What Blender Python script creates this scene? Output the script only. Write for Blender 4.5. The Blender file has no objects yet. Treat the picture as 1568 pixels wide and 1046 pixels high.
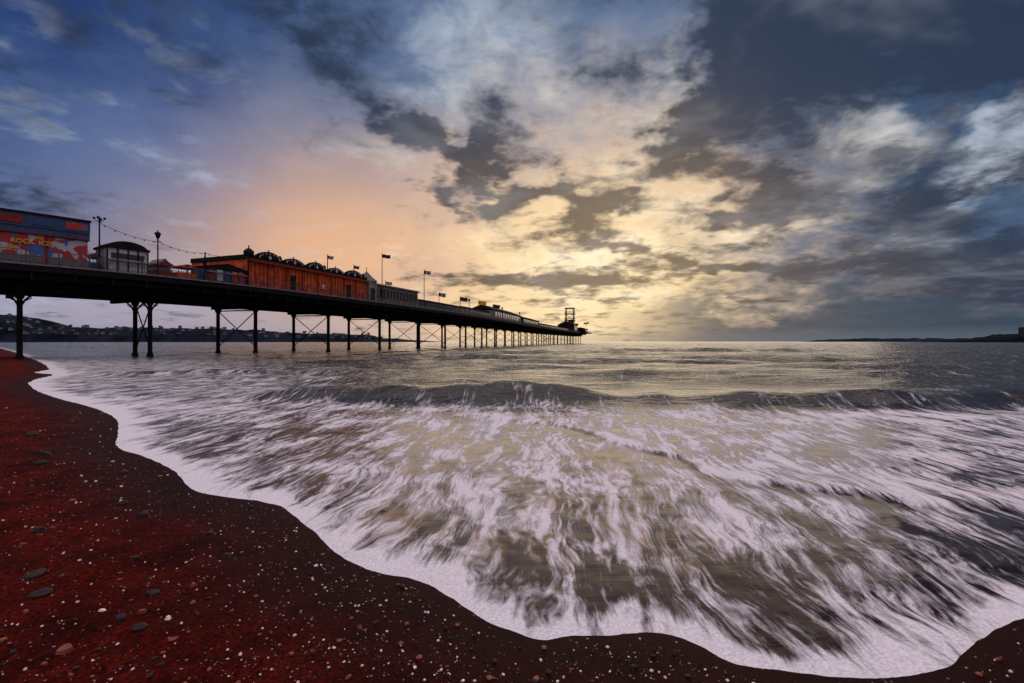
import bpy, math, random
import numpy as np
from mathutils import Vector, Matrix
random.seed(7); rng=np.random.default_rng(7)
S=bpy.context.scene
S.view_settings.view_transform='Standard'; S.view_settings.look='None'; S.view_settings.exposure=0
rad=math.radians

# ------------------------------------------------------------------ node helper
class N:
    def __init__(s,tree): s.t=tree; s.n=tree.nodes; s.l=tree.links
    def new(s,ty,**kw):
        n=s.n.new(ty)
        for k,v in kw.items(): setattr(n,k,v)
        return n
    def put(s,sock,v):
        if hasattr(v,'is_output'): s.l.new(v,sock)
        else: sock.default_value=v
    def m(s,op,a,b=None,c=None,clamp=False):
        n=s.new('ShaderNodeMath',operation=op); n.use_clamp=clamp
        s.put(n.inputs[0],a)
        if b is not None: s.put(n.inputs[1],b)
        if c is not None: s.put(n.inputs[2],c)
        return n.outputs[0]
    def vm(s,op,a,b=None,c=None,out=0):
        n=s.new('ShaderNodeVectorMath',operation=op); s.put(n.inputs[0],a)
        if b is not None: s.put(n.inputs[1],b)
        if c is not None: s.put(n.inputs[2],c)
        return n.outputs[out]
    def ss(s,v,a,b,o0=0.0,o1=1.0,lin=False):
        n=s.new('ShaderNodeMapRange'); n.interpolation_type='LINEAR' if lin else 'SMOOTHSTEP'
        s.put(n.inputs[0],v)
        for i,x in enumerate((a,b,o0,o1)): s.put(n.inputs[i+1],x)
        return n.outputs[0]
    def mix(s,f,a,b,mode='MIX'):
        n=s.new('ShaderNodeMix',data_type='RGBA',blend_type=mode); n.clamp_factor=True
        s.put(n.inputs[0],f)
        s.put(n.inputs[6],a if hasattr(a,'is_output') else (*a,1)); s.put(n.inputs[7],b if hasattr(b,'is_output') else (*b,1))
        return n.outputs[2]
    def noise(s,vec,scale,detail=5,rough=.55,dist=0.0,color=False,dim='3D'):
        n=s.new('ShaderNodeTexNoise'); n.noise_dimensions=dim; s.put(n.inputs['Vector'],vec)
        n.inputs['Scale'].default_value=scale; n.inputs['Detail'].default_value=detail
        n.inputs['Roughness'].default_value=rough; n.inputs['Distortion'].default_value=dist
        return n.outputs['Color'] if color else n.outputs['Fac']
    def xyz(s,x,y,z=0.0):
        n=s.new('ShaderNodeCombineXYZ'); s.put(n.inputs[0],x); s.put(n.inputs[1],y); s.put(n.inputs[2],z); return n.outputs[0]
    def sep(s,v):
        n=s.new('ShaderNodeSeparateXYZ'); s.put(n.inputs[0],v); return n.outputs
    def ramp(s,f,stops):
        n=s.new('ShaderNodeValToRGB'); e=n.color_ramp.elements
        while len(e)<len(stops): e.new(.5)
        for i,(p,c) in enumerate(stops): e[i].position=p; e[i].color=(*c,1)
        s.put(n.inputs[0],f); return n.outputs[0]
    def attr(s,name):
        n=s.new('ShaderNodeAttribute',attribute_name=name); return n.outputs['Fac']

# ------------------------------------------------------------------ sky / world
W=bpy.data.worlds.new("World"); S.world=W; W.use_nodes=True
try: W.cycles.sampling_method='NONE'
except Exception as ex: print(ex)
W.node_tree.nodes.clear(); w=N(W.node_tree)
tc=w.new('ShaderNodeTexCoord'); d=tc.outputs['Generated']
X,Y,Z=w.sep(d)
SUN_AZ,SUN_EL=11.5,12.0
sky=w.new('ShaderNodeTexSky',sky_type='NISHITA'); sky.sun_disc=False
sky.sun_elevation=rad(SUN_EL); sky.sun_rotation=rad(SUN_AZ); sky.dust_density=2.0
az=w.m('MULTIPLY',w.m('ARCTAN2',X,Y),57.2958)
el=w.m('MULTIPLY',w.m('ARCSINE',Z),57.2958)
AE=w.xyz(az,el,0.0)
zz=w.m('ADD',w.m('MAXIMUM',Z,0.0),0.16)
Q=w.xyz(w.m('DIVIDE',X,zz),w.m('DIVIDE',Y,zz),0.0)      # flat cloud deck seen in perspective
wn=w.noise(w.vm('MULTIPLY',AE,(.09,.16,0)),1.0,4,.62,color=True,dim='2D')
AW=w.vm('MULTIPLY_ADD',w.vm('SUBTRACT',wn,(.5,.5,.5)),(19,12,0),AE)
aw,ew,_=w.sep(AW)
CR,SR=math.cos(rad(-28)),math.sin(rad(-28))              # second frame, turned along the cloud bands
AR=w.xyz(w.m('MULTIPLY_ADD',aw,CR,w.m('MULTIPLY',ew,SR)),w.m('MULTIPLY_ADD',ew,CR,w.m('MULTIPLY',aw,-SR)),0.0)
def G1(V,a0,e0,ra,re):
    v=w.vm('MULTIPLY_ADD',V,(1/ra,1/re,0),(-a0/ra,-e0/re,0))
    return w.m('POWER',.36788,w.vm('DOT_PRODUCT',v,v,out=1))
def acc(L,start=0.0):
    o=start
    for g_ in L:
        a0,e0,ra,re,amp=g_[:5]; V=AW
        if len(g_)>5:
            if g_[5]=='r': V=AR; a0,e0=a0*CR+e0*SR,e0*CR-a0*SR
            else: V=AE
        o=w.m('MULTIPLY_ADD',G1(V,a0,e0,ra,re),amp,o)
    return o
gv=w.vm('MULTIPLY',w.vm('SUBTRACT',AW,(9,6,0)),(1,1.45,0)); gd=w.vm('LENGTH',gv,out=1)
base=w.ramp(w.m('DIVIDE',gd,90.0),[(0,(1.0,.82,.50)),(.13,(1.0,.74,.42)),(.21,(.76,.56,.40)),(.30,(.38,.36,.40)),(.41,(.14,.20,.33)),(.55,(.035,.085,.22)),(1,(.04,.09,.22))])
base=w.mix(w.m('MULTIPLY',G1(AE,-21,10,15,9),.85),base,(.98,.53,.26))
base=w.mix(w.m('MULTIPLY',G1(AE,-38,17,13,8),.6),base,(.13,.22,.45))
base=w.mix(w.m('MULTIPLY',G1(AW,-44,28,14,9),.9),base,(.015,.042,.17))
base=w.mix(w.m('MULTIPLY',G1(AE,-42,3,20,4.5),.75),base,(.50,.45,.56))
base=w.mix(w.m('MULTIPLY',G1(AW,40,16,14,24),.95),base,(.035,.085,.175))
n1=w.noise(Q,1.9,4,.58,.2,dim='2D')
n2=w.noise(Q,5.4,4,.64,.2,dim='2D')
dn=w.noise(w.vm('ADD',Q,(7.3,2.1,0)),2.8,5,.62,.3,dim='2D')
fb=w.m('ADD',w.m('MULTIPLY',n1,.52),w.m('MULTIPLY',n2,.48))
bright=acc([(-2,31,14,6,.16),(18,24,4,5,.28),(35,18,3.2,4.5,.22),(45,17,2.6,8,.34,'r'),(-31,25,9,3.5,.12),(41,7.5,8,1.4,.20),(-40,6,10,2.5,.12),(10,24,8,5,.14),(27,9,7,3.5,.14),(13,12,12,7,.20),(5,8,10,2.2,.12)])
bm=w.ss(w.m('ADD',fb,bright),.52,.84)
bcol=w.mix(w.ss(gd,14.0,42.0),(1.15,.95,.66),(.46,.54,.66))
c=w.mix(w.m('MULTIPLY',bm,.92),base,bcol)
dark=acc([(-11.5,22.5,7,2.4,.22,'r'),(-5,20,6,1.9,.20,'r'),(2,16.2,5,1.6,.21,'r'),(7,12.5,4.2,1.6,.23),(15,9.5,4.5,1.3,.21,'r'),(-8,15.5,3.6,1.5,.22),
  (25,26,7.5,7,.32),(18,19.5,4,3,.24),(26,13.5,4.5,2.6,.27),(42,25,9,5,.28),(33,30,8,5,.20),(38,12.5,7,2.6,.22),(45,5.5,12,3.8,.34),(3,6.7,12,.8,.26,'a'),(24,5.6,9,.8,.22),(13,7.0,12,.9,.10),(-30,31,10,4,.14),(-45,9,7,1.5,.16),(6,31,6,3,.12),(11,15,2.5,1.0,.18),
  (-24,12,13,8,-.25,'a'),(5,24,50,30,.055),(44,16,12,16,.05)])
dd_=w.m('ADD',w.m('ADD',w.m('MULTIPLY',dn,.56),w.m('MULTIPLY',n2,.44)),dark)
dm=w.ss(dd_,.50,.75)
dcol=w.mix(w.ss(gd,10.0,34.0),(.105,.078,.066),(.020,.036,.078))
dcol=w.mix(w.ss(n1,.44,.68,0.0,.5),dcol,w.mix(.5,dcol,(.36,.37,.42)))
c=w.mix(w.m('MULTIPLY',dm,.96),c,dcol)
bank=w.m('MULTIPLY',w.ss(ew,5.2,2.4),w.ss(az,6.0,24.0))
c=w.mix(w.m('MULTIPLY',bank,.92),c,(.028,.06,.105))
c=w.mix(w.m('MULTIPLY',w.ss(el,1.6,.2),w.ss(az,-12.0,15.0,.0,.4)),c,(.16,.19,.23))
overhead_fill=w.ss(el,37.0,60.0)  # unseen overhead sky, brightened to add light on the foam
c=w.mix(overhead_fill,c,(1.5,1.36,1.40))
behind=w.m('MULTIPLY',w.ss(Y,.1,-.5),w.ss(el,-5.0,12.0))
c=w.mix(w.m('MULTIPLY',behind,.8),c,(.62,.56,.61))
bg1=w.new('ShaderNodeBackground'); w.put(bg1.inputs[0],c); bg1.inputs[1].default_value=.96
bg2=w.new('ShaderNodeBackground'); w.put(bg2.inputs[0],sky.outputs[0]); bg2.inputs[1].default_value=.05
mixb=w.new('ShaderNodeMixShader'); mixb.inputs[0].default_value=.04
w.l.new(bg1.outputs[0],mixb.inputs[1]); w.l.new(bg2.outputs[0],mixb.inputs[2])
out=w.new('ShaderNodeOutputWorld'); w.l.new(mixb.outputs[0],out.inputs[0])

sl=bpy.data.lights.new('sun','SUN'); sl.energy=.5; sl.angle=rad(50); sl.color=(1,.80,.58)
so=bpy.data.objects.new('sun',sl); S.collection.objects.link(so)
sd_=Vector((math.sin(rad(SUN_AZ))*math.cos(rad(SUN_EL)),math.cos(rad(SUN_AZ))*math.cos(rad(SUN_EL)),math.sin(rad(SUN_EL))))
so.rotation_euler=sd_.to_track_quat('Z','Y').to_euler()

# ------------------------------------------------------------------ camera
cam=bpy.data.cameras.new('camera'); co=bpy.data.objects.new('camera',cam); S.collection.objects.link(co)
co.location=(0,0,1.5); co.rotation_euler=(rad(90),0,0); cam.lens=18; cam.sensor_width=36; cam.clip_end=30000; cam.clip_start=.05
S.camera=co

# ------------------------------------------------------------------ materials
def mat(name,col,rough=.7,spec=.3,metal=0,var=.25,nscale=3.0,bump=0.0):
    m=bpy.data.materials.new(name); m.use_nodes=True; t=N(m.node_tree)
    b=m.node_tree.nodes['Principled BSDF']
    g=t.new('ShaderNodeNewGeometry').outputs['Position']
    n=t.noise(g,nscale,4,.6)
    cc=t.mix(t.ss(n,.3,.7),tuple(x*(1-var) for x in col),tuple(min(1,x*(1+var)) for x in col))
    t.put(b.inputs['Base Color'],cc); b.inputs['Roughness'].default_value=rough
    b.inputs['Specular IOR Level'].default_value=spec; b.inputs['Metallic'].default_value=metal
    return m
M={}
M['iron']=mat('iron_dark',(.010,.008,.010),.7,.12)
M['timber']=mat('deck_timber',(.03,.02,.018),.85,.1,nscale=6)
M['fascia']=mat('fascia_paint',(.22,.17,.19),.7,.1)
M['rail']=mat('rail_paint',(.08,.07,.075),.6,.2)
M['red']=mat('red_wall',(.62,.085,.016),.6,.25,var=.5,nscale=1.2)
M['redd']=mat('dark_red',(.24,.022,.010),.65,.2)
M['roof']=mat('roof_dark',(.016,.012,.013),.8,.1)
M['white']=mat('white_paint',(.55,.50,.50),.6)
M['cream']=mat('cream_paint',(.26,.21,.16),.75)
M['grey']=mat('grey_paint',(.15,.135,.14),.7)
M['navy']=mat('navy_paint',(.03,.065,.15),.5)
M['glass']=mat('glass_dark',(.012,.014,.02),.12,.6)
M['yellow']=mat('yellow_paint',(.65,.36,.03),.5)
M['flag']=mat('flag_cloth',(.04,.02,.03),.8)
M['flagw']=mat('flag_white',(.4,.38,.4),.8)
M['flagr']=mat('flag_red',(.35,.02,.02),.8)
M['bulb']=mat('bulb_glass',(.4,.34,.25),.3)
M['hill']=mat('hill_foliage_hazed',(.010,.013,.022),.95,.02,var=.6,nscale=.02)  # dark foliage with distance haze painted in as a bluish base
M['hillfar']=mat('headland_foliage_hazed',(.012,.020,.036),.95,.02,var=.3,nscale=.01)  # bluer still, haze put into the foliage colour
M['house']=mat('house_render',(.20,.18,.20),.8,var=.6,nscale=.012)
M['slate']=mat('slate_roof',(.04,.035,.04),.8)
mm=bpy.data.materials.new('mural_panel'); mm.use_nodes=True; t=N(mm.node_tree); b=mm.node_tree.nodes['Principled BSDF']
g=t.new('ShaderNodeNewGeometry').outputs['Position']
v=t.new('ShaderNodeTexVoronoi'); v.inputs['Scale'].default_value=1.9
gw=t.mix(.35,g,t.noise(g,2.4,3,.5,color=True),'ADD'); t.put(v.inputs['Vector'],gw)
h=t.sep(v.outputs['Color'])[0]
cr=t.ramp(h,[(0,(.42,.015,.015)),(.36,(.6,.3,.03)),(.46,(.45,.43,.46)),(.60,(.42,.02,.02)),(.74,(.05,.12,.36)),(.82,(.45,.43,.46)),(.90,(.35,.02,.03))])
cr.node.color_ramp.interpolation='CONSTANT'
t.put(b.inputs['Base Color'],cr); b.inputs['Roughness'].default_value=.5
M['mural']=mm

# ------------------------------------------------------------------ mesh builder
class MB:
    def __init__(s): s.v=[]; s.f=[]; s.mi=[]; s.mats=[]
    def mid(s,k):
        if k not in s.mats: s.mats.append(k)
        return s.mats.index(k)
    def hexa(s,P,k):
        o=len(s.v); s.v+= [tuple(p) for p in P]
        for f in ((0,3,2,1),(4,5,6,7),(0,1,5,4),(1,2,6,5),(2,3,7,6),(3,0,4,7)):
            s.f.append(tuple(o+i for i in f)); s.mi.append(s.mid(k))
    def cyl(s,a,b,r0,r1,k,n=8):
        a=Vector(a); b=Vector(b); z=(b-a).normalized(); x=z.orthogonal().normalized(); y=z.cross(x); o=len(s.v)
        for p,r in ((a,r0),(b,r1)):
            for i in range(n):
                q=2*math.pi*i/n; s.v.append(tuple(p+x*r*math.cos(q)+y*r*math.sin(q)))
        for i in range(n):
            j=(i+1)%n; s.f.append((o+i,o+j,o+n+j,o+n+i)); s.mi.append(s.mid(k))
        s.f.append(tuple(o+i for i in reversed(range(n)))); s.mi.append(s.mid(k))
        s.f.append(tuple(o+n+i for i in range(n))); s.mi.append(s.mid(k))
    def lathe(s,c,prof,k,n=12):
        c=Vector(c); o=len(s.v)
        for r,z in prof:
            for i in range(n):
                q=2*math.pi*i/n; s.v.append((c.x+r*math.cos(q),c.y+r*math.sin(q),c.z+z))
        for a in range(len(prof)-1):
            for i in range(n):
                j=(i+1)%n; s.f.append((o+a*n+i,o+a*n+j,o+(a+1)*n+j,o+(a+1)*n+i)); s.mi.append(s.mid(k))
        s.f.append(tuple(o+i for i in reversed(range(n)))); s.mi.append(s.mid(k))
        e=o+(len(prof)-1)*n; s.f.append(tuple(e+i for i in range(n))); s.mi.append(s.mid(k))
    def extr(s,P,dv,k):
        n=len(P); o=len(s.v); dv=Vector(dv); s.v+=[tuple(p) for p in P]+[tuple(Vector(p)+dv) for p in P]
        s.f.append(tuple(range(o,o+n))); s.mi.append(s.mid(k)); s.f.append(tuple(reversed(range(o+n,o+2*n)))); s.mi.append(s.mid(k))
        for i in range(n):
            j=(i+1)%n; s.f.append((o+i,o+n+i,o+n+j,o+j)); s.mi.append(s.mid(k))
    def obj(s,name,parent=None,smooth=False):
        me=bpy.data.meshes.new(name); me.from_pydata(s.v,[],s.f); me.update()
        for k in s.mats: me.materials.append(M[k])
        me.polygons.foreach_set('material_index',s.mi)
        if smooth: me.polygons.foreach_set('use_smooth',[True]*len(me.polygons))
        o=bpy.data.objects.new(name,me); S.collection.objects.link(o)
        if parent: o.parent=parent
        return o
def empty(name):
    o=bpy.data.objects.new(name,None); S.collection.objects.link(o); return o

# ------------------------------------------------------------------ shoreline & terrain
shore=[(6000,-2500),(300,-60),(60,-8),(12,1.2),(6,2.5),(3.6,3.0),(2.75,2.75),(2.41,2.6),(2.08,2.36),(1.79,2.28),(1.5,2.26),(1.23,2.317),(.98,2.364),(.9,2.54),(.74,2.63),(.58,2.6),(.35,2.6),(.117,2.543),(-.1,2.68),(-.313,2.92),(-.588,3.2),(-.903,3.308),(-1.191,3.537),(-1.45,3.85),(-1.75,4.238),(-2.2,4.75),(-3.02,4.994),(-3.4,5.3),(-3.8,5.8),(-4.7,6.6),(-5.67,7.24),(-6.4,8.3),(-7.71,10.0),(-9.6,11.7),(-11.9,13.4),(-15,16),(-18.4,19.4),(-20.8,23.5),(-25,27.7),(-33,36),(-46.4,49),(-75,77),(-157,155),(-600,380),(-6000,1300)]
sh=[shore[0]]
for a,b in zip(shore[:-1],shore[1:]):
    sh+=[(a[0]*.75+b[0]*.25,a[1]*.75+b[1]*.25),(a[0]*.25+b[0]*.75,a[1]*.25+b[1]*.75)]
sh.append(shore[-1]); sh=np.array(sh)
def segdist(px,py,P):
    best=np.full(px.shape,1e18)
    for a,b in zip(P[:-1],P[1:]):
        dx,dy=b-a; L=dx*dx+dy*dy
        tt=np.clip(((px-a[0])*dx+(py-a[1])*dy)/L,0,1)
        best=np.minimum(best,(px-a[0]-tt*dx)**2+(py-a[1]-tt*dy)**2)
    return np.sqrt(best)
poly=np.vstack([sh,[[-6000,-6000],[6000,-6000]]])
def inside(px,py):
    r=np.zeros(px.shape,bool); n=len(poly)
    for i in range(n):
        x0,y0=poly[i]; x1,y1=poly[(i+1)%n]
        if y0==y1: continue
        c=((y0>py)!=(y1>py))&(px<(x1-x0)*(py-y0)/(y1-y0)+x0); r^=c
    return r
def signed(px,py):
    dd=segdist(px,py,sh); return np.where(inside(px,py),-dd,dd)
def vnoise(x,y,seed):
    r=np.random.default_rng(seed); T=r.random((256,256))
    xi=np.floor(x).astype(int); yi=np.floor(y).astype(int); fx=x-xi; fy=y-yi; fx=fx*fx*(3-2*fx); fy=fy*fy*(3-2*fy)
    g=lambda a,b:T[a%256,b%256]
    return (g(xi,yi)*(1-fx)+g(xi+1,yi)*fx)*(1-fy)+(g(xi,yi+1)*(1-fx)+g(xi+1,yi+1)*fx)*fy-.5
def fbm(x,y,seed,o=4):
    return sum(vnoise(x*2**k,y*2**k,seed+k)/2**k for k in range(o))
sst=lambda x,a,b:(lambda u:u*u*(3-2*u))(np.clip((x-a)/(b-a),0,1))
def sand_z(px,py,s):
    land=np.maximum(-s,0)
    z=np.where(s>0,-.05*np.minimum(s,60),.045*np.minimum(land,6)+.02*np.clip(land-6,0,60))
    z=z+sst(land,.1,1.2)*(.04*fbm(px*1.3,py*1.3,5,3)+.028*fbm(px*6,py*6,11,4))
    return z
def polar(name,nr,na,a0,a1,r0,r1,zf,attrs,close):
    r=r0*(r1/r0)**(np.arange(nr)/(nr-1)); a=np.radians(np.linspace(a0,a1,na,endpoint=not close))
    R,A=np.meshgrid(r,a,indexing='ij'); px=(R*np.sin(A)).ravel(); py=(R*np.cos(A)).ravel()
    s=signed(px,py); z=zf(px,py,s)
    me=bpy.data.meshes.new(name)
    I,J=np.meshgrid(np.arange(nr-1),np.arange(na if close else na-1),indexing='ij'); J2=(J+1)%na
    F=np.stack([I*na+J,I*na+J2,(I+1)*na+J2,(I+1)*na+J],-1).reshape(-1,4)[:,::-1]
    V=np.stack([px,py,z],1)
    me.vertices.add(len(V)); me.vertices.foreach_set('co',V.ravel())
    me.loops.add(F.size); me.loops.foreach_set('vertex_index',F.ravel().astype(np.int32))
    me.polygons.add(len(F)); me.polygons.foreach_set('loop_start',np.arange(0,F.size,4,dtype=np.int32)); me.polygons.foreach_set('loop_total',np.full(len(F),4,dtype=np.int32))
    me.polygons.foreach_set('use_smooth',np.ones(len(F),bool))
    me.update(calc_edges=True)
    for k,f in attrs.items():
        at=me.attributes.new(k,'FLOAT','POINT'); at.data.foreach_set('value',f(px,py,s).astype(np.float32))
    o=bpy.data.objects.new(name,me); S.collection.objects.link(o); return o

# ---- sand
sm=bpy.data.materials.new('red_sand'); sm.use_nodes=True; t=N(sm.node_tree); b=sm.node_tree.nodes['Principled BSDF']
g=t.new('ShaderNodeNewGeometry').outputs['Position']; sda=t.attr('sea')
n=t.noise(g,1.6,5,.75); n3=t.noise(g,45,3,.85)
wet=t.ss(t.m('ADD',sda,t.m('MULTIPLY',n,.6)),-1.1,.25)
colr=t.mix(t.ss(n,.36,.64),(.060,.0035,.002),(.20,.012,.0045))
colr=t.mix(t.ss(n3,.36,.62),t.mix(.9,colr,(.010,.001,.001)),colr)
colr=t.mix(t.m('MULTIPLY',wet,.85),colr,(.016,.0024,.002))
vo=t.new('ShaderNodeTexVoronoi'); vo.inputs['Scale'].default_value=34; t.put(vo.inputs['Vector'],g)
vr=t.sep(vo.outputs['Color'])
sp=t.m('MULTIPLY',t.ss(vo.outputs['Distance'],.28,.16),t.ss(vr[0],.86,.88))
colr=t.mix(t.m('MULTIPLY',sp,vr[1]),colr,(.6,.42,.42))
t.put(b.inputs['Base Color'],colr); t.put(b.inputs['Roughness'],t.ss(wet,0,1,.9,.6)); b.inputs['Specular IOR Level'].default_value=.05
bn=t.new('ShaderNodeBump'); bn.inputs['Strength'].default_value=1.0; bn.inputs['Distance'].default_value=.03
t.put(bn.inputs['Height'],t.noise(g,28,5,.9)); t.l.new(bn.outputs[0],b.inputs['Normal'])
sand=polar('sand_beach',460,640,0,360,.25,9000,sand_z,{'sea':lambda x,y,s:s},True); sand.data.materials.append(sm)

# ---- sea
crest_x=np.array([-60,-12,-5,0,5.5,10,15,60]); crest_y=np.array([26,15.5,13.6,12.7,12.3,12.2,12.8,16])
front=np.array([(-3.2,11.6),(-1.97,10.74),(.776,9.22),(1.66,7.37),(2.14,6.55),(2.2,5.75),(3.1,5.215),(3.8,4.83),(4.64,4.64),(9,4.0)])
def fsigned(px,py):
    yy=np.interp(px,front[:,0],front[:,1]); return py-yy-.25*fbm(px*1.3,py*1.3,33,3)
def crest(px): return np.interp(px,crest_x,crest_y)+1.0*fbm(px*.22,px*0+1.5,31,4)
def sea_z(px,py,s):
    amp=sst(s,1,14)*(1-sst(py,400,1500)*.7)*(1+.9*sst(py,14,24))
    z=0*px; r=np.random.default_rng(3)
    for L,A in ((14,.05),(8,.05),(5,.042),(3.1,.028),(1.7,.013)):
        for k in range(3):
            th=r.normal(0,.30); kk=2*math.pi/L*(1+r.normal(0,.1)); ph=r.random()*6.28
            q=kk*(py*math.cos(th)+px*math.sin(th))+ph+1.2*fbm(px/L*.25,py/L*.4,20+k,2)*3
            z+=A*.6*(np.exp(np.sin(q))/1.7-.7)
    z*=amp
    dy=py-crest(px)
    h=.27*(1+1.3*fbm(px*.35,px*0,41,4))*sst(px,-9,-3)*sst(s,.8,4)
    z+=h*np.where(dy<0,np.exp(-(dy/.55)**2),np.exp(-(dy/1.5)**2))
    for cx,cyy,ln,hh in ((-3,37,7,.5),(6,33,11,.42),(17,40,10,.4),(-14,24,7,.2),(8,22,7,.25),(-2,19,4,.18),(20,27,8,.3),(2,60,14,.5),(30,75,20,.5)):
        dy=py-cyy-.8*np.sin(px*.15)-1.6*fbm(px*.25,px*0,51,3); z+=hh*np.exp(-((px-cx)/ln)**2)*np.where(dy<0,np.exp(-(dy/.8)**2),np.exp(-(dy/2.4)**2))
    f=fsigned(px,py); z+=.035*np.exp(-(np.where(f<0,f/.10,f/.6))**2)*sst(px,-2,1)*sst(s,.3,1)
    z+=.010*sst(s,-.02,.10)+.008*fbm(px*7,py*7,61,4)*sst(s,-.05,.1)*sst(np.hypot(px,py),40,10)
    return z-.004
def foamD(px,py,s):
    D=np.full(px.shape,-.75)
    cy=crest(px); f=fsigned(px,py)
    wash=1-sst(py-cy,-1.7,-.2)
    D=D+wash*1.22
    D+=.60*wash*np.exp(-(np.where(f<0,f/.10,f/.8))**2)*sst(px,-3,0)
    D-=.45*wash*np.exp(-((f+.35)/.25)**2)*sst(px,0,2)
    D+=wash*.06*sst(f,.2,1.2)*(px>-2)
    D-=.75*np.exp(-((px-1.75)/.75)**2-((py-3.2)/.38)**2)+.35*np.exp(-((px+.2)/.6)**2-((py-3.8)/.4)**2)+.6*np.exp(-((px-3.6)/1.3)**2-((py-3.9)/.5)**2)+.45*np.exp(-((px-.7)/.4)**2-((py-3.15)/.22)**2)
    D-=.45*np.exp(-((px+4.5)/2.2)**2-((py-8.2)/1.2)**2)+.3*np.exp(-((px-0)/4)**2-((py-10.6)/.5)**2)
    D+=.45*wash*np.exp(-((py-cy+1.8)/1.0)**2)*sst(px,1,6)
    D+=(1.10*np.exp(-((s-4)/7)**2)*sst(-px,3,8)*(1-sst(py,30,60)))*(1-wash*.8)
    D+=.5*np.exp(-((s-.5)/1.5)**2)*sst(py,8,20)
    e=.12+.12*fbm(px*1.6,py*1.6,71,4)+.013*np.minimum(np.hypot(px,py),20)
    return D+1.35*(1-sst(s,e*.2,e*2.3))
wm=bpy.data.materials.new('sea_water'); wm.use_nodes=True; t=N(wm.node_tree); b=wm.node_tree.nodes['Principled BSDF']
g=t.new('ShaderNodeNewGeometry').outputs['Position']; gx,gy,gz=t.sep(g); D=t.attr('foam'); sda=t.attr('sea')
wv=t.noise(t.vm('MULTIPLY',g,(1,.5,0)),1.0,3,.55,color=True,dim='2D'); a_,b_,_=t.sep(wv)
sx=t.m('ADD',t.m('MULTIPLY_ADD',gy,-.08,gx),t.m('MULTIPLY',t.m('SUBTRACT',a_,.5),.55))
sy=t.m('ADD',gy,t.m('MULTIPLY',t.m('SUBTRACT',b_,.5),1.2))
SV=t.xyz(sx,sy,0.0)
s1=t.noise(t.vm('MULTIPLY',SV,(5.0,.8,0)),1.0,4,.62,dim='2D')
s2=t.noise(t.vm('MULTIPLY',SV,(19.0,3.2,0)),1.0,4,.68,dim='2D')
s3=t.noise(t.vm('MULTIPLY',g,(1.3,1.0,0)),1.0,2,.5,dim='2D')
ns=t.m('ADD',t.m('ADD',t.m('MULTIPLY',s1,.40),t.m('MULTIPLY',s2,.36)),t.m('MULTIPLY',s3,.24))
fo=t.m('ADD',t.m('MULTIPLY',t.m('SUBTRACT',ns,.5),9.5),D)
fo=t.ss(fo,-.35,1.45)
wc=t.mix(t.ss(gy,7.0,16.0),(.018,.007,.010),(.026,.022,.015))
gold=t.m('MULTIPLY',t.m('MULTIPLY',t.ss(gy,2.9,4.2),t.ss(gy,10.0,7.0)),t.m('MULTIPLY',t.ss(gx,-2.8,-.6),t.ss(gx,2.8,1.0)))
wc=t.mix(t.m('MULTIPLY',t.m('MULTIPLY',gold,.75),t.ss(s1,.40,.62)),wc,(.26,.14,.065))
bub=t.noise(g,60,3,.6)
fc=t.mix(t.ss(bub,.3,.7),(.66,.57,.63),(.90,.82,.86))
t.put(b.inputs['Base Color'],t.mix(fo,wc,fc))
t.put(b.inputs['Roughness'],t.ss(fo,0,1,.16,.85,lin=True)); b.inputs['IOR'].default_value=1.333
t.put(b.inputs['Specular IOR Level'],t.m('MULTIPLY',t.ss(gy,5.0,14.0,.15,.5),t.m('SUBTRACT',1.0,t.m('MULTIPLY',fo,.8))))
bw=t.noise(t.vm('MULTIPLY',g,(.8,2.4,0)),1.0,4,.62,dim='2D')
bw2=t.noise(t.vm('MULTIPLY',g,(.14,.45,0)),1.0,5,.66,dim='2D')
hgt=t.m('ADD',t.m('MULTIPLY',bw,t.ss(gy,7.0,20.0,.010,.26)),t.m('MULTIPLY',bw2,t.ss(gy,12.0,34.0,0.0,1.3)))
bn=t.new('ShaderNodeBump'); bn.inputs['Strength'].default_value=.85; bn.inputs['Distance'].default_value=1.0
t.put(bn.inputs['Height'],hgt); t.l.new(bn.outputs[0],b.inputs['Normal'])
sea=polar('sea_water',660,660,-100,100,1.6,9000,sea_z,{'sea':lambda x,y,s:s,'foam':foamD},False); sea.data.materials.append(wm)

# ------------------------------------------------------------------ pebbles
M['peb_d']=mat('pebble_dark',(.022,.009,.010),.6,.25,nscale=30); M['peb_w']=mat('pebble_pale',(.80,.62,.62),.6,.3,nscale=30); M['peb_r']=mat('pebble_red',(.22,.045,.025),.5,.35,nscale=30)
import bmesh
ICO={}
for sub in (1,2,3):
    bm=bmesh.new(); bmesh.ops.create_icosphere(bm,subdivisions=sub,radius=1); ICO[sub]=([v.co.copy() for v in bm.verts],[[v.index for v in f.verts] for f in bm.faces]); bm.free()
def rockz(mb,x,y,z,r,k,fl,seed,sub):
    rr=random.Random(seed); sx,sy=r*rr.uniform(.8,1.3),r*rr.uniform(.7,1.0); an=rr.random()*3.1; o=len(mb.v); vs,fs=ICO[sub]; ph=[rr.random()*6 for _ in range(3)]
    for v in vs:
        q=1+.16*math.sin(v.x*3+ph[0])+.14*math.sin(v.y*4+ph[1])+.12*math.sin(v.z*5+ph[2]); X_,Y_=v.x*sx*q,v.y*sy*q
        mb.v.append((x+X_*math.cos(an)-Y_*math.sin(an),y+X_*math.sin(an)+Y_*math.cos(an),z+r*fl*.35+v.z*r*fl*q))
    mi=mb.mid(k)
    for f in fs: mb.f.append(tuple(o+i for i in f)); mb.mi.append(mi)
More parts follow.
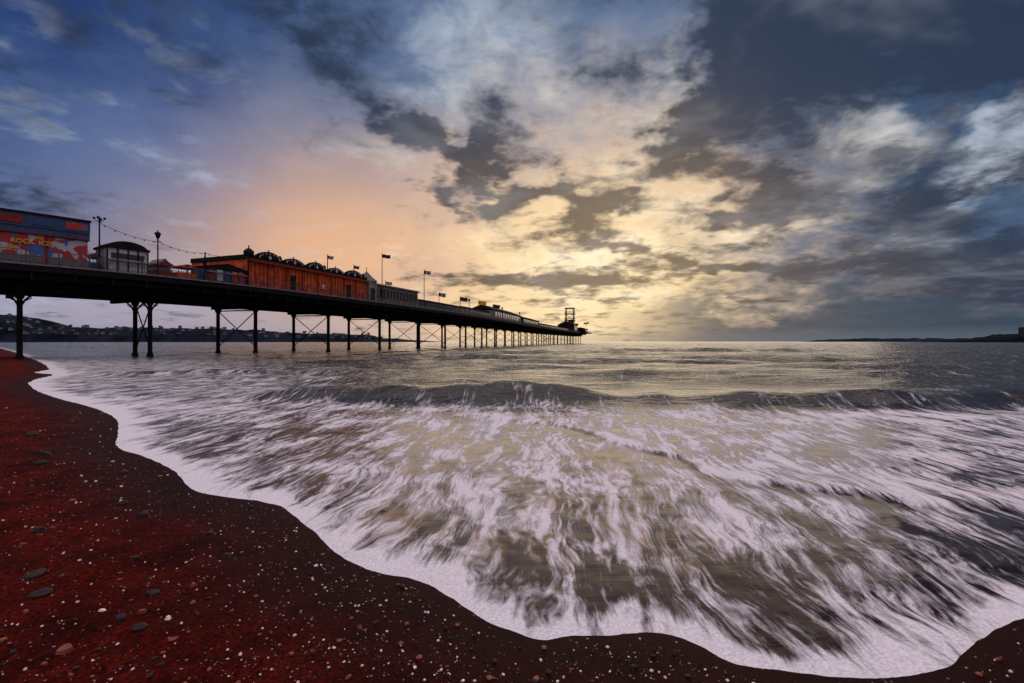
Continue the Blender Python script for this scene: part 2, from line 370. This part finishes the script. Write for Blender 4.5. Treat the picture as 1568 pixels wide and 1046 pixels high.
def rock(mb,x,y,r,k,fl=.55,seed=0,sub=1):
    A=np.array([x]); B=np.array([y]); rockz(mb,x,y,float(sand_z(A,B,signed(A,B))[0]),r,k,fl,seed,sub)
mb=MB()
N_=16000
pa=rng.uniform(-60,45,N_); pr=1.7*(16/1.7)**(rng.random(N_)**1.3)
px=pr*np.sin(np.radians(pa)); py=pr*np.cos(np.radians(pa)); sg=signed(px,py); zz_=sand_z(px,py,sg)
cl=fbm(px*1.5,py*1.5,77,3)
for i in range(N_):
    if sg[i]>-.06 or cl[i]<random.uniform(-.75,.1): continue
    u=random.random(); k='peb_w' if u<.55 else ('peb_d' if u<.8 else 'peb_r')
    r=(.0027 if k=='peb_w' else .0045)*(.6+random.random()**5*3.2)*(1 if pr[i]<5 else 1.7)
    rockz(mb,px[i],py[i],zz_[i],r,k,.7,i,1)
mb.obj('pebbles')
mb=MB()
for i,(x,y,r,k) in enumerate([(-2.02,2.64,.030,'peb_d'),(-1.86,2.56,.034,'peb_d'),(-2.10,2.40,.028,'peb_r'),(-1.76,2.62,.018,'peb_w'),(-2.05,2.93,.03,'peb_d'),(-2.9,3.12,.05,'peb_d'),(-2.65,2.88,.045,'peb_d'),(-1.95,2.70,.02,'peb_r'),(-3.1,4.3,.04,'peb_d'),(-3.5,4.6,.04,'peb_d'),(-2.3,3.9,.03,'peb_d'),(-1.95,3.5,.03,'peb_d'),(-3.6,3.9,.04,'peb_d'),(-1.3,3.4,.014,'peb_w'),(-4.4,5.8,.05,'peb_d'),(-5.6,6.1,.05,'peb_d'),(-2.2,2.75,.014,'peb_w'),(-6.0,6.6,.07,'peb_d'),(-7.4,7.9,.07,'peb_d'),(-1.62,2.45,.016,'peb_r'),(-1.9,3.05,.018,'peb_r'),(-2.5,3.4,.022,'peb_d')]): rock(mb,x,y,r,k,.6,i+900,3)
mb.obj('beach_stones',smooth=True)

# ------------------------------------------------------------------ pier
ctrl=[(-58,24),(-46.5,33),(-39.5,40),(-34.5,46.8),(-29,58),(-21,81),(-11.8,110),(0,158),(12.8,218),(34,303),(57,392)]
pts=[]
for i in range(len(ctrl)-1):
    p0=Vector(ctrl[max(i-1,0)]);p1=Vector(ctrl[i]);p2=Vector(ctrl[i+1]);p3=Vector(ctrl[min(i+2,len(ctrl)-1)])
    for k in range(24):
        u=k/24; m1=(p2-p0)*.5*((p2-p1).length/max((p2-p0).length/2,1e-6)) ; m2=(p3-p1)*.5*((p2-p1).length/max((p3-p1).length/2,1e-6))
        pts.append(p1*(2*u**3-3*u**2+1)+m1*(u**3-2*u*u+u)+p2*(-2*u**3+3*u*u)+m2*(u**3-u*u))
pts.append(Vector(ctrl[-1])); P_=np.array([tuple(p) for p in pts]); Ls=np.concatenate([[0],np.cumsum(np.hypot(*np.diff(P_,axis=0).T))])
Ls-=Ls[24]
SEND=Ls[-1]
def pp(s,tt,z):
    x=np.interp(s,Ls,P_[:,0]); y=np.interp(s,Ls,P_[:,1]); e=1.5
    x1,y1=np.interp(s+e,Ls,P_[:,0]),np.interp(s+e,Ls,P_[:,1]); x0,y0=np.interp(s-e,Ls,P_[:,0]),np.interp(s-e,Ls,P_[:,1])
    T=Vector((x1-x0,y1-y0)).normalized(); return Vector((x-T.y*tt,y+T.x*tt,z))
def box(mb,s0,s1,t0,t1,z0,z1,k,seg=3.0):
    n=max(1,int(math.ceil((s1-s0)/seg)))
    for i in range(n):
        a=s0+(s1-s0)*i/n; c=s0+(s1-s0)*(i+1)/n
        mb.hexa([pp(a,t0,z0),pp(c,t0,z0),pp(c,t1,z0),pp(a,t1,z0),pp(a,t0,z1),pp(c,t0,z1),pp(c,t1,z1),pp(a,t1,z1)],k)
ZD=7.75; WD=13.0
pier=empty('pier')
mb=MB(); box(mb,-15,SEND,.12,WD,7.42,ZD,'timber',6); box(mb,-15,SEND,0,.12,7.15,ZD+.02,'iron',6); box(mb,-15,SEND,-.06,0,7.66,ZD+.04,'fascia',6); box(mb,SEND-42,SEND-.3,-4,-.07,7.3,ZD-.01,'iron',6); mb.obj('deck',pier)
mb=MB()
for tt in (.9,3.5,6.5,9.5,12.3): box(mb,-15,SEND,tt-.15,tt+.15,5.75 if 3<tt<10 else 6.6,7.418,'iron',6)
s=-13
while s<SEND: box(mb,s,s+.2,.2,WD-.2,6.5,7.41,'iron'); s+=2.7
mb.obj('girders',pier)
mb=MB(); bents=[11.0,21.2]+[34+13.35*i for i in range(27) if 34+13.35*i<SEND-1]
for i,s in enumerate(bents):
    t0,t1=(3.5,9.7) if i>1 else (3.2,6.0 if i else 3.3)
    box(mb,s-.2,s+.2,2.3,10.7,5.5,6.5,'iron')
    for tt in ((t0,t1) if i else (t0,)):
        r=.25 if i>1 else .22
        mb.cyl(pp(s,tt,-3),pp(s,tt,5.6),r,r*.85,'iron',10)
        mb.cyl(pp(s,tt,-.3),pp(s,tt,.35),r*1.4,r*1.25,'iron',10); mb.cyl(pp(s,tt,5.1),pp(s,tt,5.49),r*1.2,r*1.7,'iron',10)
        if i<2:
            for sg_ in (-1,1):
                pr_=None
                for q in range(8):
                    u=q/7; p=pp(s+sg_*1.35*(1-math.cos(u*1.57)),tt,3.85+1.7*math.sin(u*1.57))
                    if pr_: mb.cyl(pr_,p,.08,.08,'iron',6)
                    pr_=p
                mb.cyl(pp(s,tt,4.7),pp(s+sg_*.8,tt,5.2),.04,.04,'iron',6)
    if i:
        mb.cyl(pp(s,t0,.9),pp(s,t1,5.3),.06,.06,'iron',6); mb.cyl(pp(s+.13,t0,5.3),pp(s+.13,t1,.9),.06,.06,'iron',6)
    if i>1: mb.cyl(pp(s,t0,5.3),pp(s,t1,5.3),.07,.07,'iron',6)
mb.obj('piles',pier)
mb=MB()
def rail(s0,s1,tt):
    for z in (.12,.62,1.08): box(mb,s0,s1,tt-.025,tt+.025,ZD+z,ZD+z+.05,'rail',6)
    s=s0
    while s<s1:
        box(mb,s,s+.08,tt-.04,tt+.04,ZD,ZD+1.2,'rail')
        if s<110:
            for j in range(1,8): box(mb,s+j*.25,s+j*.25+.025,tt-.012,tt+.012,ZD+.17,ZD+1.08,'rail')
        s+=2
rail(-15,SEND-42,.15); rail(-15,SEND,WD-.15); rail(SEND-42,SEND-.4,-3.8)
mb.obj('railings',pier)

def scallop_roof(mb,s0,s1,t,z,h,k,thick=.25,n=14):
    L=[]
    for i in range(n+1):
        u=i/n; L.append((s0+(s1-s0)*u,z+h*math.sin(math.pi*u)**.8))
    for a,c in zip(L[:-1],L[1:]):
        mb.hexa([pp(a[0],t,z-.05),pp(c[0],t,z-.05),pp(c[0],t+thick,z-.05),pp(a[0],t+thick,z-.05),pp(a[0],t,a[1]),pp(c[0],t,c[1]),pp(c[0],t+thick,c[1]),pp(a[0],t+thick,a[1])],k)
# --- main red pavilion
mb=MB(); a,e=30.9,53.6
box(mb,a,e,1.3,10.5,ZD,ZD+3.2,'red'); box(mb,a-.1,e+.1,1.2,10.6,ZD+3.2,ZD+3.75,'roof')
box(mb,a-.3,e+.3,.95,1.2,ZD+2.95,ZD+3.25,'redd')
nb=8; wbay=(e-a)/nb
for i in range(nb):
    s0=a+i*wbay
    box(mb,s0-.09,s0+.09,1.18,1.3,ZD,ZD+3.2,'redd')
    for j in range(4):
        c0=s0+.35+j*.62; box(mb,c0,c0+.06,1.25,1.3,ZD+.5,ZD+2.8,'redd')
    if i in (2,6): box(mb,s0+.7,s0+1.7,1.2,1.24,ZD,ZD+2.1,'roof')
    if i in (4,): box(mb,s0+.9,s0+1.5,1.19,1.24,ZD+1,ZD+1.5,'white')
bays=[(a+.9,4.2,.75),(a+5.1,3.8,.55),(a+9.1,4.0,.7),(a+13.4,3.6,.5),(a+17.2,4.6,.7)]
for s0,wd,hh in bays:
    scallop_roof(mb,s0,s0+wd,1.15,ZD+3.7,hh,'roof',.3)
    c0=s0+wd/2; nrm=(pp(c0,0,0)-pp(c0,1,0)).normalized()
    for k_ in range(9):
        q=math.pi*k_/8; pc=pp(c0+wd*.36*math.cos(q),1.1,ZD+3.62+hh*.72*math.sin(q)); mb.cyl(pc,pc+nrm*.05,.085,.085,'white',8)
    pc=pp(c0,1.1,ZD+3.72); mb.cyl(pc,pc+nrm*.06,.2,.2,'white',12)
    mb.lathe(pp(c0,1.3,ZD+3.7+hh),[(.06,0),(.05,.1),(.09,.16),(.02,.28)],'roof',8)
pc=pp(a+.3,1.5,ZD+3.7); mb.lathe(pc,[(.55,0),(.55,.25),(.6,.3),(.5,.5),(.3,.68),(.08,.8),(.05,.95),(.1,1.03),(.01,1.15)],'roof',12)
for s0 in (a+4.8,a+12.9,a+21.9): mb.lathe(pp(s0,1.35,ZD+3.7),[(.2,0),(.2,.25),(.26,.3),(.15,.45),(.02,.6)],'roof',10)
mb.obj('pier_pavilion')
# --- beige hall with turret
mb=MB(); a,e=54.2,70.6
box(mb,a,e,1.6,9.5,ZD,ZD+2.9,'cream'); box(mb,a-.1,e+.2,1.3,9.7,ZD+2.9,ZD+3.15,'grey')
for i in range(14):
    s0=a+1.4+i*1.07; box(mb,s0,s0+.55,1.5,1.6,ZD+1.0,ZD+2.4,'glass'); box(mb,s0-.22,s0-.1,1.5,1.6,ZD,ZD+2.9,'grey')
box(mb,a,a+2.2,1.2,3.6,ZD,ZD+3.3,'cream'); box(mb,a+.5,a+1.6,1.14,1.2,ZD+.1,ZD+2.2,'glass')
pc=pp(a+1.1,2.4,ZD+3.3); mb.lathe(pc,[(1.75,0),(1.7,.12),(.9,.75),(.35,1.35),(.2,1.5),(.06,1.65),(.04,2.0),(.1,2.1),(.01,2.3)],'grey',4)
mb.obj('pier_hall')
# --- amusement arcade
mb=MB(); a,e=-8,15.2
box(mb,a,e,1.1,9,ZD,ZD+2.5,'mural'); box(mb,a-.1,e+.1,.9,9.2,ZD+2.5,ZD+3.1,'navy'); box(mb,a-.1,e+.1,.8,9.3,ZD+3.1,ZD+4.1,'navy')
box(mb,a-.15,e+.15,.7,9.4,ZD+4.1,ZD+4.28,'roof')
for i in range(8):
    s0=a+i*2.9; box(mb,s0,s0+.2,1.0,1.1,ZD,ZD+2.5,'redd'); box(mb,s0+.2,s0+2.9,.98,1.1,ZD,ZD+.8,'grey')
for i in range(11):
    s0=a+.6+i*2.1; box(mb,s0,s0+1.5,.74,.8,ZD+3.3,ZD+3.9,('redd','navy','mural','navy')[i%4])
box(mb,a,e,.84,.9,ZD+2.55,ZD+2.65,'redd')
arc=mb.obj('amusement_arcade')
def sign(txt,s,tt,z,size,k,parent):
    cu=bpy.data.curves.new('lettering','FONT'); cu.body=txt; cu.size=size; cu.extrude=.03; cu.offset=.01
    o=bpy.data.objects.new('lettering',cu); S.collection.objects.link(o); p=pp(s,tt,z); q=pp(s+1,tt,z); dx=(q-p); o.location=p; o.rotation_euler=(rad(90),0,math.atan2(dx.y,dx.x)); cu.materials.append(M[k]); o.parent=parent
sign('ROCK  ICES',10.2,.88,ZD+1.7,.5,'yellow',arc)
# --- kiosks
def kiosk(a,e,h,wall,dome):
    mb=MB(); box(mb,a,e,1.0,3.6,ZD,ZD+h,wall); box(mb,a-.15,e+.15,.8,3.8,ZD+h,ZD+h+.2,'roof')
    box(mb,a+.3,e-.3,.95,1.0,ZD+1.3,ZD+h-.4,'glass'); box(mb,a+.1,e-.1,.7,1.0,ZD+1.1,ZD+1.2,'white')
    n=4
    for i in range(n+1):
        s0=a+(e-a)*i/n; box(mb,s0-.05,s0+.05,.92,1.0,ZD,ZD+h,'roof')
    if dome:
        L=10
        for i in range(L):
            u0,u1=i/L,(i+1)/L; f=lambda u:ZD+h+.2+.55*math.sin(math.pi*u)**.6
            s0,s1=a+(e-a)*u0,a+(e-a)*u1
            mb.hexa([pp(s0,.9,ZD+h+.2),pp(s1,.9,ZD+h+.2),pp(s1,3.7,ZD+h+.2),pp(s0,3.7,ZD+h+.2),pp(s0,.9,f(u0)+.002),pp(s1,.9,f(u1)+.002),pp(s1,3.7,f(u1)+.002),pp(s0,3.7,f(u0)+.002)],'roof')
    else:
        m_=(a+e)/2; mb.extr([pp(a-.2,.8,ZD+h+.2),pp(e+.2,.8,ZD+h+.2),pp(m_,.8,ZD+h+.7)],pp(m_,3.8,0)-pp(m_,.8,0),'roof')
    return mb
kiosk(16.6,19.9,2.2,'white',True).obj('domed_kiosk')
mb=kiosk(25.6,30.4,1.5,'navy',False)
for i,k in enumerate(('redd','white','navy','red','mural')): box(mb,25.8+i*.9,26.5+i*.9,.86,.91,ZD+.2,ZD+1.4,k)
mb.obj('ticket_kiosk')
for s0,wd,k in ((20.9,1.5,'redd'),(22.9,2.0,'red'),(15.4,.9,'navy')):
    mb=MB(); box(mb,s0,s0+wd,1.4,3.0,ZD,ZD+.75,k)
    for sx_ in (s0+.05,s0+wd-.1):
        for tt in (1.4,2.9): box(mb,sx_,sx_+.05,tt,tt+.05,ZD+.75,ZD+1.25,'white')
    n=6
    for i in range(n):
        u0,u1=i/n,(i+1)/n; f=lambda u:ZD+1.25+.35*math.sin(math.pi*u); x0,x1=s0-.1+(wd+.2)*u0,s0-.1+(wd+.2)*u1
        mb.hexa([pp(x0,1.2,ZD+1.25),pp(x1,1.2,ZD+1.25),pp(x1,3.1,ZD+1.25),pp(x0,3.1,ZD+1.25),pp(x0,1.2,f(u0)+.01),pp(x1,1.2,f(u1)+.01),pp(x1,3.1,f(u1)+.01),pp(x0,3.1,f(u0)+.01)],k if i%2 else 'redd')
    mb.obj('fairground_stall')
mb=MB(); box(mb,23.5,24.9,6,8,ZD,ZD+1.8,'grey'); mb.extr([pp(23.3,5.8,ZD+1.8),pp(25.1,5.8,ZD+1.8),pp(24.2,5.8,ZD+2.6)],pp(24.2,8.2,0)-pp(24.2,5.8,0),'grey'); mb.obj('ride_hut')
# --- lamps
def lantern(mb,p,r=.2):
    mb.lathe(p,[(.05,0),(r*.55,.05),(r,.42),(r*1.25,.45),(r*.8,.58),(r*.3,.66),(.03,.7),(.05,.76),(.01,.85)],'iron',6)
def lamp(s,tt,h,kind):
    mb=MB(); p=pp(s,tt,ZD); mb.lathe(p,[(.16,0),(.16,.3),(.1,.4),(.07,.6),(.055,h-.2),(.09,h-.15),(.05,h)],'iron',8)
    if kind=='lantern':
        lantern(mb,p+Vector((0,0,h)),.27); mb.cyl(p+Vector((-.35,0,h-.3)),p+Vector((.35,0,h-.3)),.03,.03,'iron',6)
    else:
        for i in range(4):
            q=math.pi/2*i+.4; dv=Vector((math.cos(q),math.sin(q),0)); mb.cyl(p+Vector((0,0,h-.3)),p+dv*.38+Vector((0,0,h+.02)),.03,.025,'iron',6)
            mb.lathe(p+dv*.38+Vector((0,0,h)),[(.04,0),(.11,.08),(.11,.14),(.04,.2)],'iron',8)
        mb.lathe(p+Vector((0,0,h)),[(.05,0),(.02,.35)],'iron',6)
    mb.obj('street_lamp')
lamp(15.9,.6,4.5,'multi'); lamp(20.6,.6,3.6,'lantern')
lamp(25.1,.6,1.7,'lantern')
for s in (95,125,150): lamp(s,.6,3.0,'lantern')
mb=MB()
posts=[(15.9,4.2),(20.6,3.3),(25.2,2.9),(30.6,3.4)]
box(mb,25.15,25.25,.55,.65,ZD,ZD+3,'iron'); box(mb,30.3,30.4,.55,.65,ZD,ZD+3.4,'iron')
for (s0,h0),(s1,h1) in zip(posts[:-1],posts[1:]):
    pr_=None
    for i in range(13):
        u=i/12; p=pp(s0+(s1-s0)*u,.6,ZD+h0+(h1-h0)*u-.35*4*u*(1-u)*.8)
        if pr_: mb.cyl(pr_,p,.022,.022,'iron',4)
        if i%2: mb.lathe(p-Vector((0,0,.14)),[(.03,0),(.06,.06),(.02,.14)],'iron',6)
        pr_=p
mb.obj('string_lights')
# --- flagpoles
def flagpole(s,tt,z0,h,fw,fh,k):
    mb=MB(); p=pp(s,tt,z0); mb.cyl(p,p+Vector((0,0,h)),.08,.05,'iron',8); mb.lathe(p+Vector((0,0,h)),[(.03,0),(.08,.06),(.01,.14)],'iron',8)
    n=8
    for i in range(n):
        u0,u1=i/n,(i+1)/n; w0,w1=[.12*math.sin(u*5) for u in (u0,u1)]; d0,d1=[-.10*fw*u+.04*math.sin(u*7) for u in (u0,u1)]
        A=p+Vector((fw*u0,w0,h-.1+d0)); B=p+Vector((fw*u1,w1,h-.1+d1)); dn=Vector((0,0,-fh))
        kk=k if isinstance(k,str) else k[(i//2)%len(k)]
        mb.extr([A,B,B+dn*(.94),A+dn],(0,.01,0),kk)
    mb.obj('flagpole')
flagpole(45,1.8,ZD+3.7,2.2,.9,.5,('flagr','flagw'))
flagpole(58.2,1.4,ZD,8.2,1.4,.6,'flag')
flagpole(54.9,4.5,ZD+3.4,2.6,.9,.5,('flag','flagr'))
flagpole(71.2,.6,ZD,7.2,1.3,.7,('flag','flagw'))
flagpole(66.5,6,ZD+3,1.8,1.2,.6,('flagw','flagr'))
flagpole(77.6,.6,ZD,3.6,1.4,.8,('flag','flagw'))
flagpole(89,.6,ZD,3.7,1.7,.9,'flag')
flagpole(102,.6,ZD,3.9,1.9,1.0,('yellow','yellow'))
flagpole(115,.6,ZD,3.9,1.9,1.0,'flag')
flagpole(80,8,ZD,3.0,1.4,.8,('flagr','flagw'))
def hall(name,a,e,t0,t1,h,wall,roofh,win=2.2):
    mb=MB(); box(mb,a,e,t0,t1,ZD,ZD+h,wall,6); box(mb,a-.2,e+.2,t0-.25,t1+.25,ZD+h,ZD+h+.2,'roof',6)
    if roofh:
        n=max(1,int((e-a)/6))
        for i in range(n):
            s0,s1=a+(e-a)*i/n,a+(e-a)*(i+1)/n; tm=(t0+t1)/2
            mb.hexa([pp(s0,t0,ZD+h+.2),pp(s1,t0,ZD+h+.2),pp(s1,t1,ZD+h+.2),pp(s0,t1,ZD+h+.2),pp(s0+.0,tm-.4,ZD+h+roofh),pp(s1,tm-.4,ZD+h+roofh),pp(s1,tm+.4,ZD+h+roofh),pp(s0,tm+.4,ZD+h+roofh)],'roof')
    s=a+.6
    while s+win*.6<e: box(mb,s,s+win*.6,t0-.05,t0,ZD+.9,ZD+h-.4,'glass'); s+=win
    mb.obj(name)
hall('beach_hut_row',72.5,92,2.6,7,1.7,'grey',0)
hall('beach_hut_row',94,118,2.4,7.5,1.8,'cream',0)
hall('cafe_building',122,160,2.0,10,2.7,'cream',1.6,3.0)
hall('cafe_building',165,200,2.0,10,2.4,'roof',1.3,3.0)
hall('beach_hut_row',208,300,3,8,1.8,'grey',0,4)
hall('pier_head_building',SEND-62,SEND-45,1,12,4.6,'roof',2.5,3)
mb=MB(); c0=SEND-34
for ds in (0,5):
    for tt in (5.5,11.0): mb.cyl(pp(c0+ds,tt,ZD),pp(c0+ds,tt,ZD+17),.35,.25,'iron',8)
for z in (4,8.6,13.0): box(mb,c0-1,c0+6,4.6,11.9,ZD+z,ZD+z+.5,'iron')
for z in (4.5,9.1,13.5):
    for tt in (4.7,11.8): box(mb,c0-1,c0+6,tt-.06,tt+.06,ZD+z+1.0,ZD+z+1.2,'iron')
    for ds in (-1,5.9): box(mb,c0+ds,c0+ds+.12,4.7,11.8,ZD+z+1.0,ZD+z+1.2,'iron')
    for i in range(7): box(mb,c0-1,c0-.9,4.7+i*1.15,4.8+i*1.15,ZD+z,ZD+z+1.1,'iron')
box(mb,c0+.6,c0+4.4,6.2,10.4,ZD,ZD+4,'roof');box(mb,c0+.6,c0+4.4,6.2,9.2,ZD+4.5,ZD+8.6,'roof'); box(mb,c0-.6,c0+5.6,5,11.5,ZD+17,ZD+17.6,'iron')
for z in (0,4.4,8.9): mb.cyl(pp(c0,5.5,ZD+z),pp(c0,11,ZD+z+3.9),.14,.14,'iron',6); mb.cyl(pp(c0,11,ZD+z),pp(c0,5.5,ZD+z+3.9),.14,.14,'iron',6)
mb.obj('lookout_tower')
hall('pier_head_building',SEND-24,SEND-8,-2,6,2.8,'roof',1.2,3)
for i in range(3): flagpole(SEND-50+i*16,-2 if i else 2,ZD,6+i,2,1.1,'flag')

# ------------------------------------------------------------------ far land
def ridge(name,prof,yc,depth,k,rough,seed,n=900):
    xs=np.array([p[0] for p in prof],float); hs=np.array([p[1] for p in prof],float); X_=np.linspace(xs[0],xs[-1],n); H=np.interp(X_,xs,hs)
    m=10; V=[];F=[]
    for j in range(m):
        v=j/(m-1); yy=yc-depth*.5+depth*v; pr_=math.sin(math.pi*min(v*1.1,1))**.7 if v<.9 else .3
        nz=fbm(X_*rough,X_*0+v*9,seed,5)
        Zc=H*pr_*(1+.12*fbm(X_*rough*.2,X_*0+v*3,seed+9,3))+nz*np.minimum(H,14)*.45*pr_-(2 if j in(0,m-1) else 0)
        for x,z in zip(X_,Zc): V.append((x,yy,max(z,-2)))
    for j in range(m-1):
        for i in range(n-1): F.append((j*n+i,j*n+i+1,(j+1)*n+i+1,(j+1)*n+i))
    me=bpy.data.meshes.new(name); me.from_pydata(V,[],F); me.materials.append(M[k]); o=bpy.data.objects.new(name,me); S.collection.objects.link(o); return V,n,m
V,n_,m_=ridge('wooded_hills',[(-3600,95),(-2200,100),(-1500,84),(-1443,78),(-1356,62),(-1318,44),(-1175,42),(-945,38),(-773,36),(-677,28),(-429,20),(-390,11),(-275,5),(-200,0)],1500,300,'hill',.035,100)
mb=MB(); r_=random.Random(4)
for i in range(240):
    j=r_.choice((1,1,2,2,3,3,4)); i_=r_.randrange(n_//3,int(n_*.95)); x,y,z=V[j*n_+i_]
    if z<3: continue
    a_=r_.uniform(4,10); b_=6; h=r_.uniform(3,6); z-=1
    mb.hexa([(x,y,z),(x+a_,y,z),(x+a_,y+b_,z),(x,y+b_,z),(x,y,z+h),(x+a_,y,z+h),(x+a_,y+b_,z+h),(x,y+b_,z+h)],'house')
    mb.extr([(x-.4,y-.4,z+h+.01),(x-.4,y+b_+.4,z+h+.01),(x-.4,y+b_/2,z+h+3)],(a_+.8,0,0),'slate')
mb.obj('hillside_town')
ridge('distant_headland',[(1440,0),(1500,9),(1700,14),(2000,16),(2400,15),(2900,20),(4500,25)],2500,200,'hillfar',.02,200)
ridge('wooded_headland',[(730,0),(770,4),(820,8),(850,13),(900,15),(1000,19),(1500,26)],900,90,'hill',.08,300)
mb=MB()
x0,y0,z0=872,862,9
mb.hexa([(x0,y0,z0-9),(x0+45,y0,z0-9),(x0+45,y0+20,z0-9),(x0,y0+20,z0-9),(x0,y0,z0+17),(x0+45,y0,z0+17),(x0+45,y0+20,z0+17),(x0,y0+20,z0+17)],'slate')
for i in range(7):
    for j in range(4):
        a,bz=x0+2+i*6.1,z0+1+j*3.9; mb.hexa([(a,y0-.2,bz),(a+3,y0-.2,bz),(a+3,y0,bz),(a,y0,bz),(a,y0-.2,bz+2),(a+3,y0-.2,bz+2),(a+3,y0,bz+2),(a,y0,bz+2)],'glass')
mb.obj('seafront_hotel')
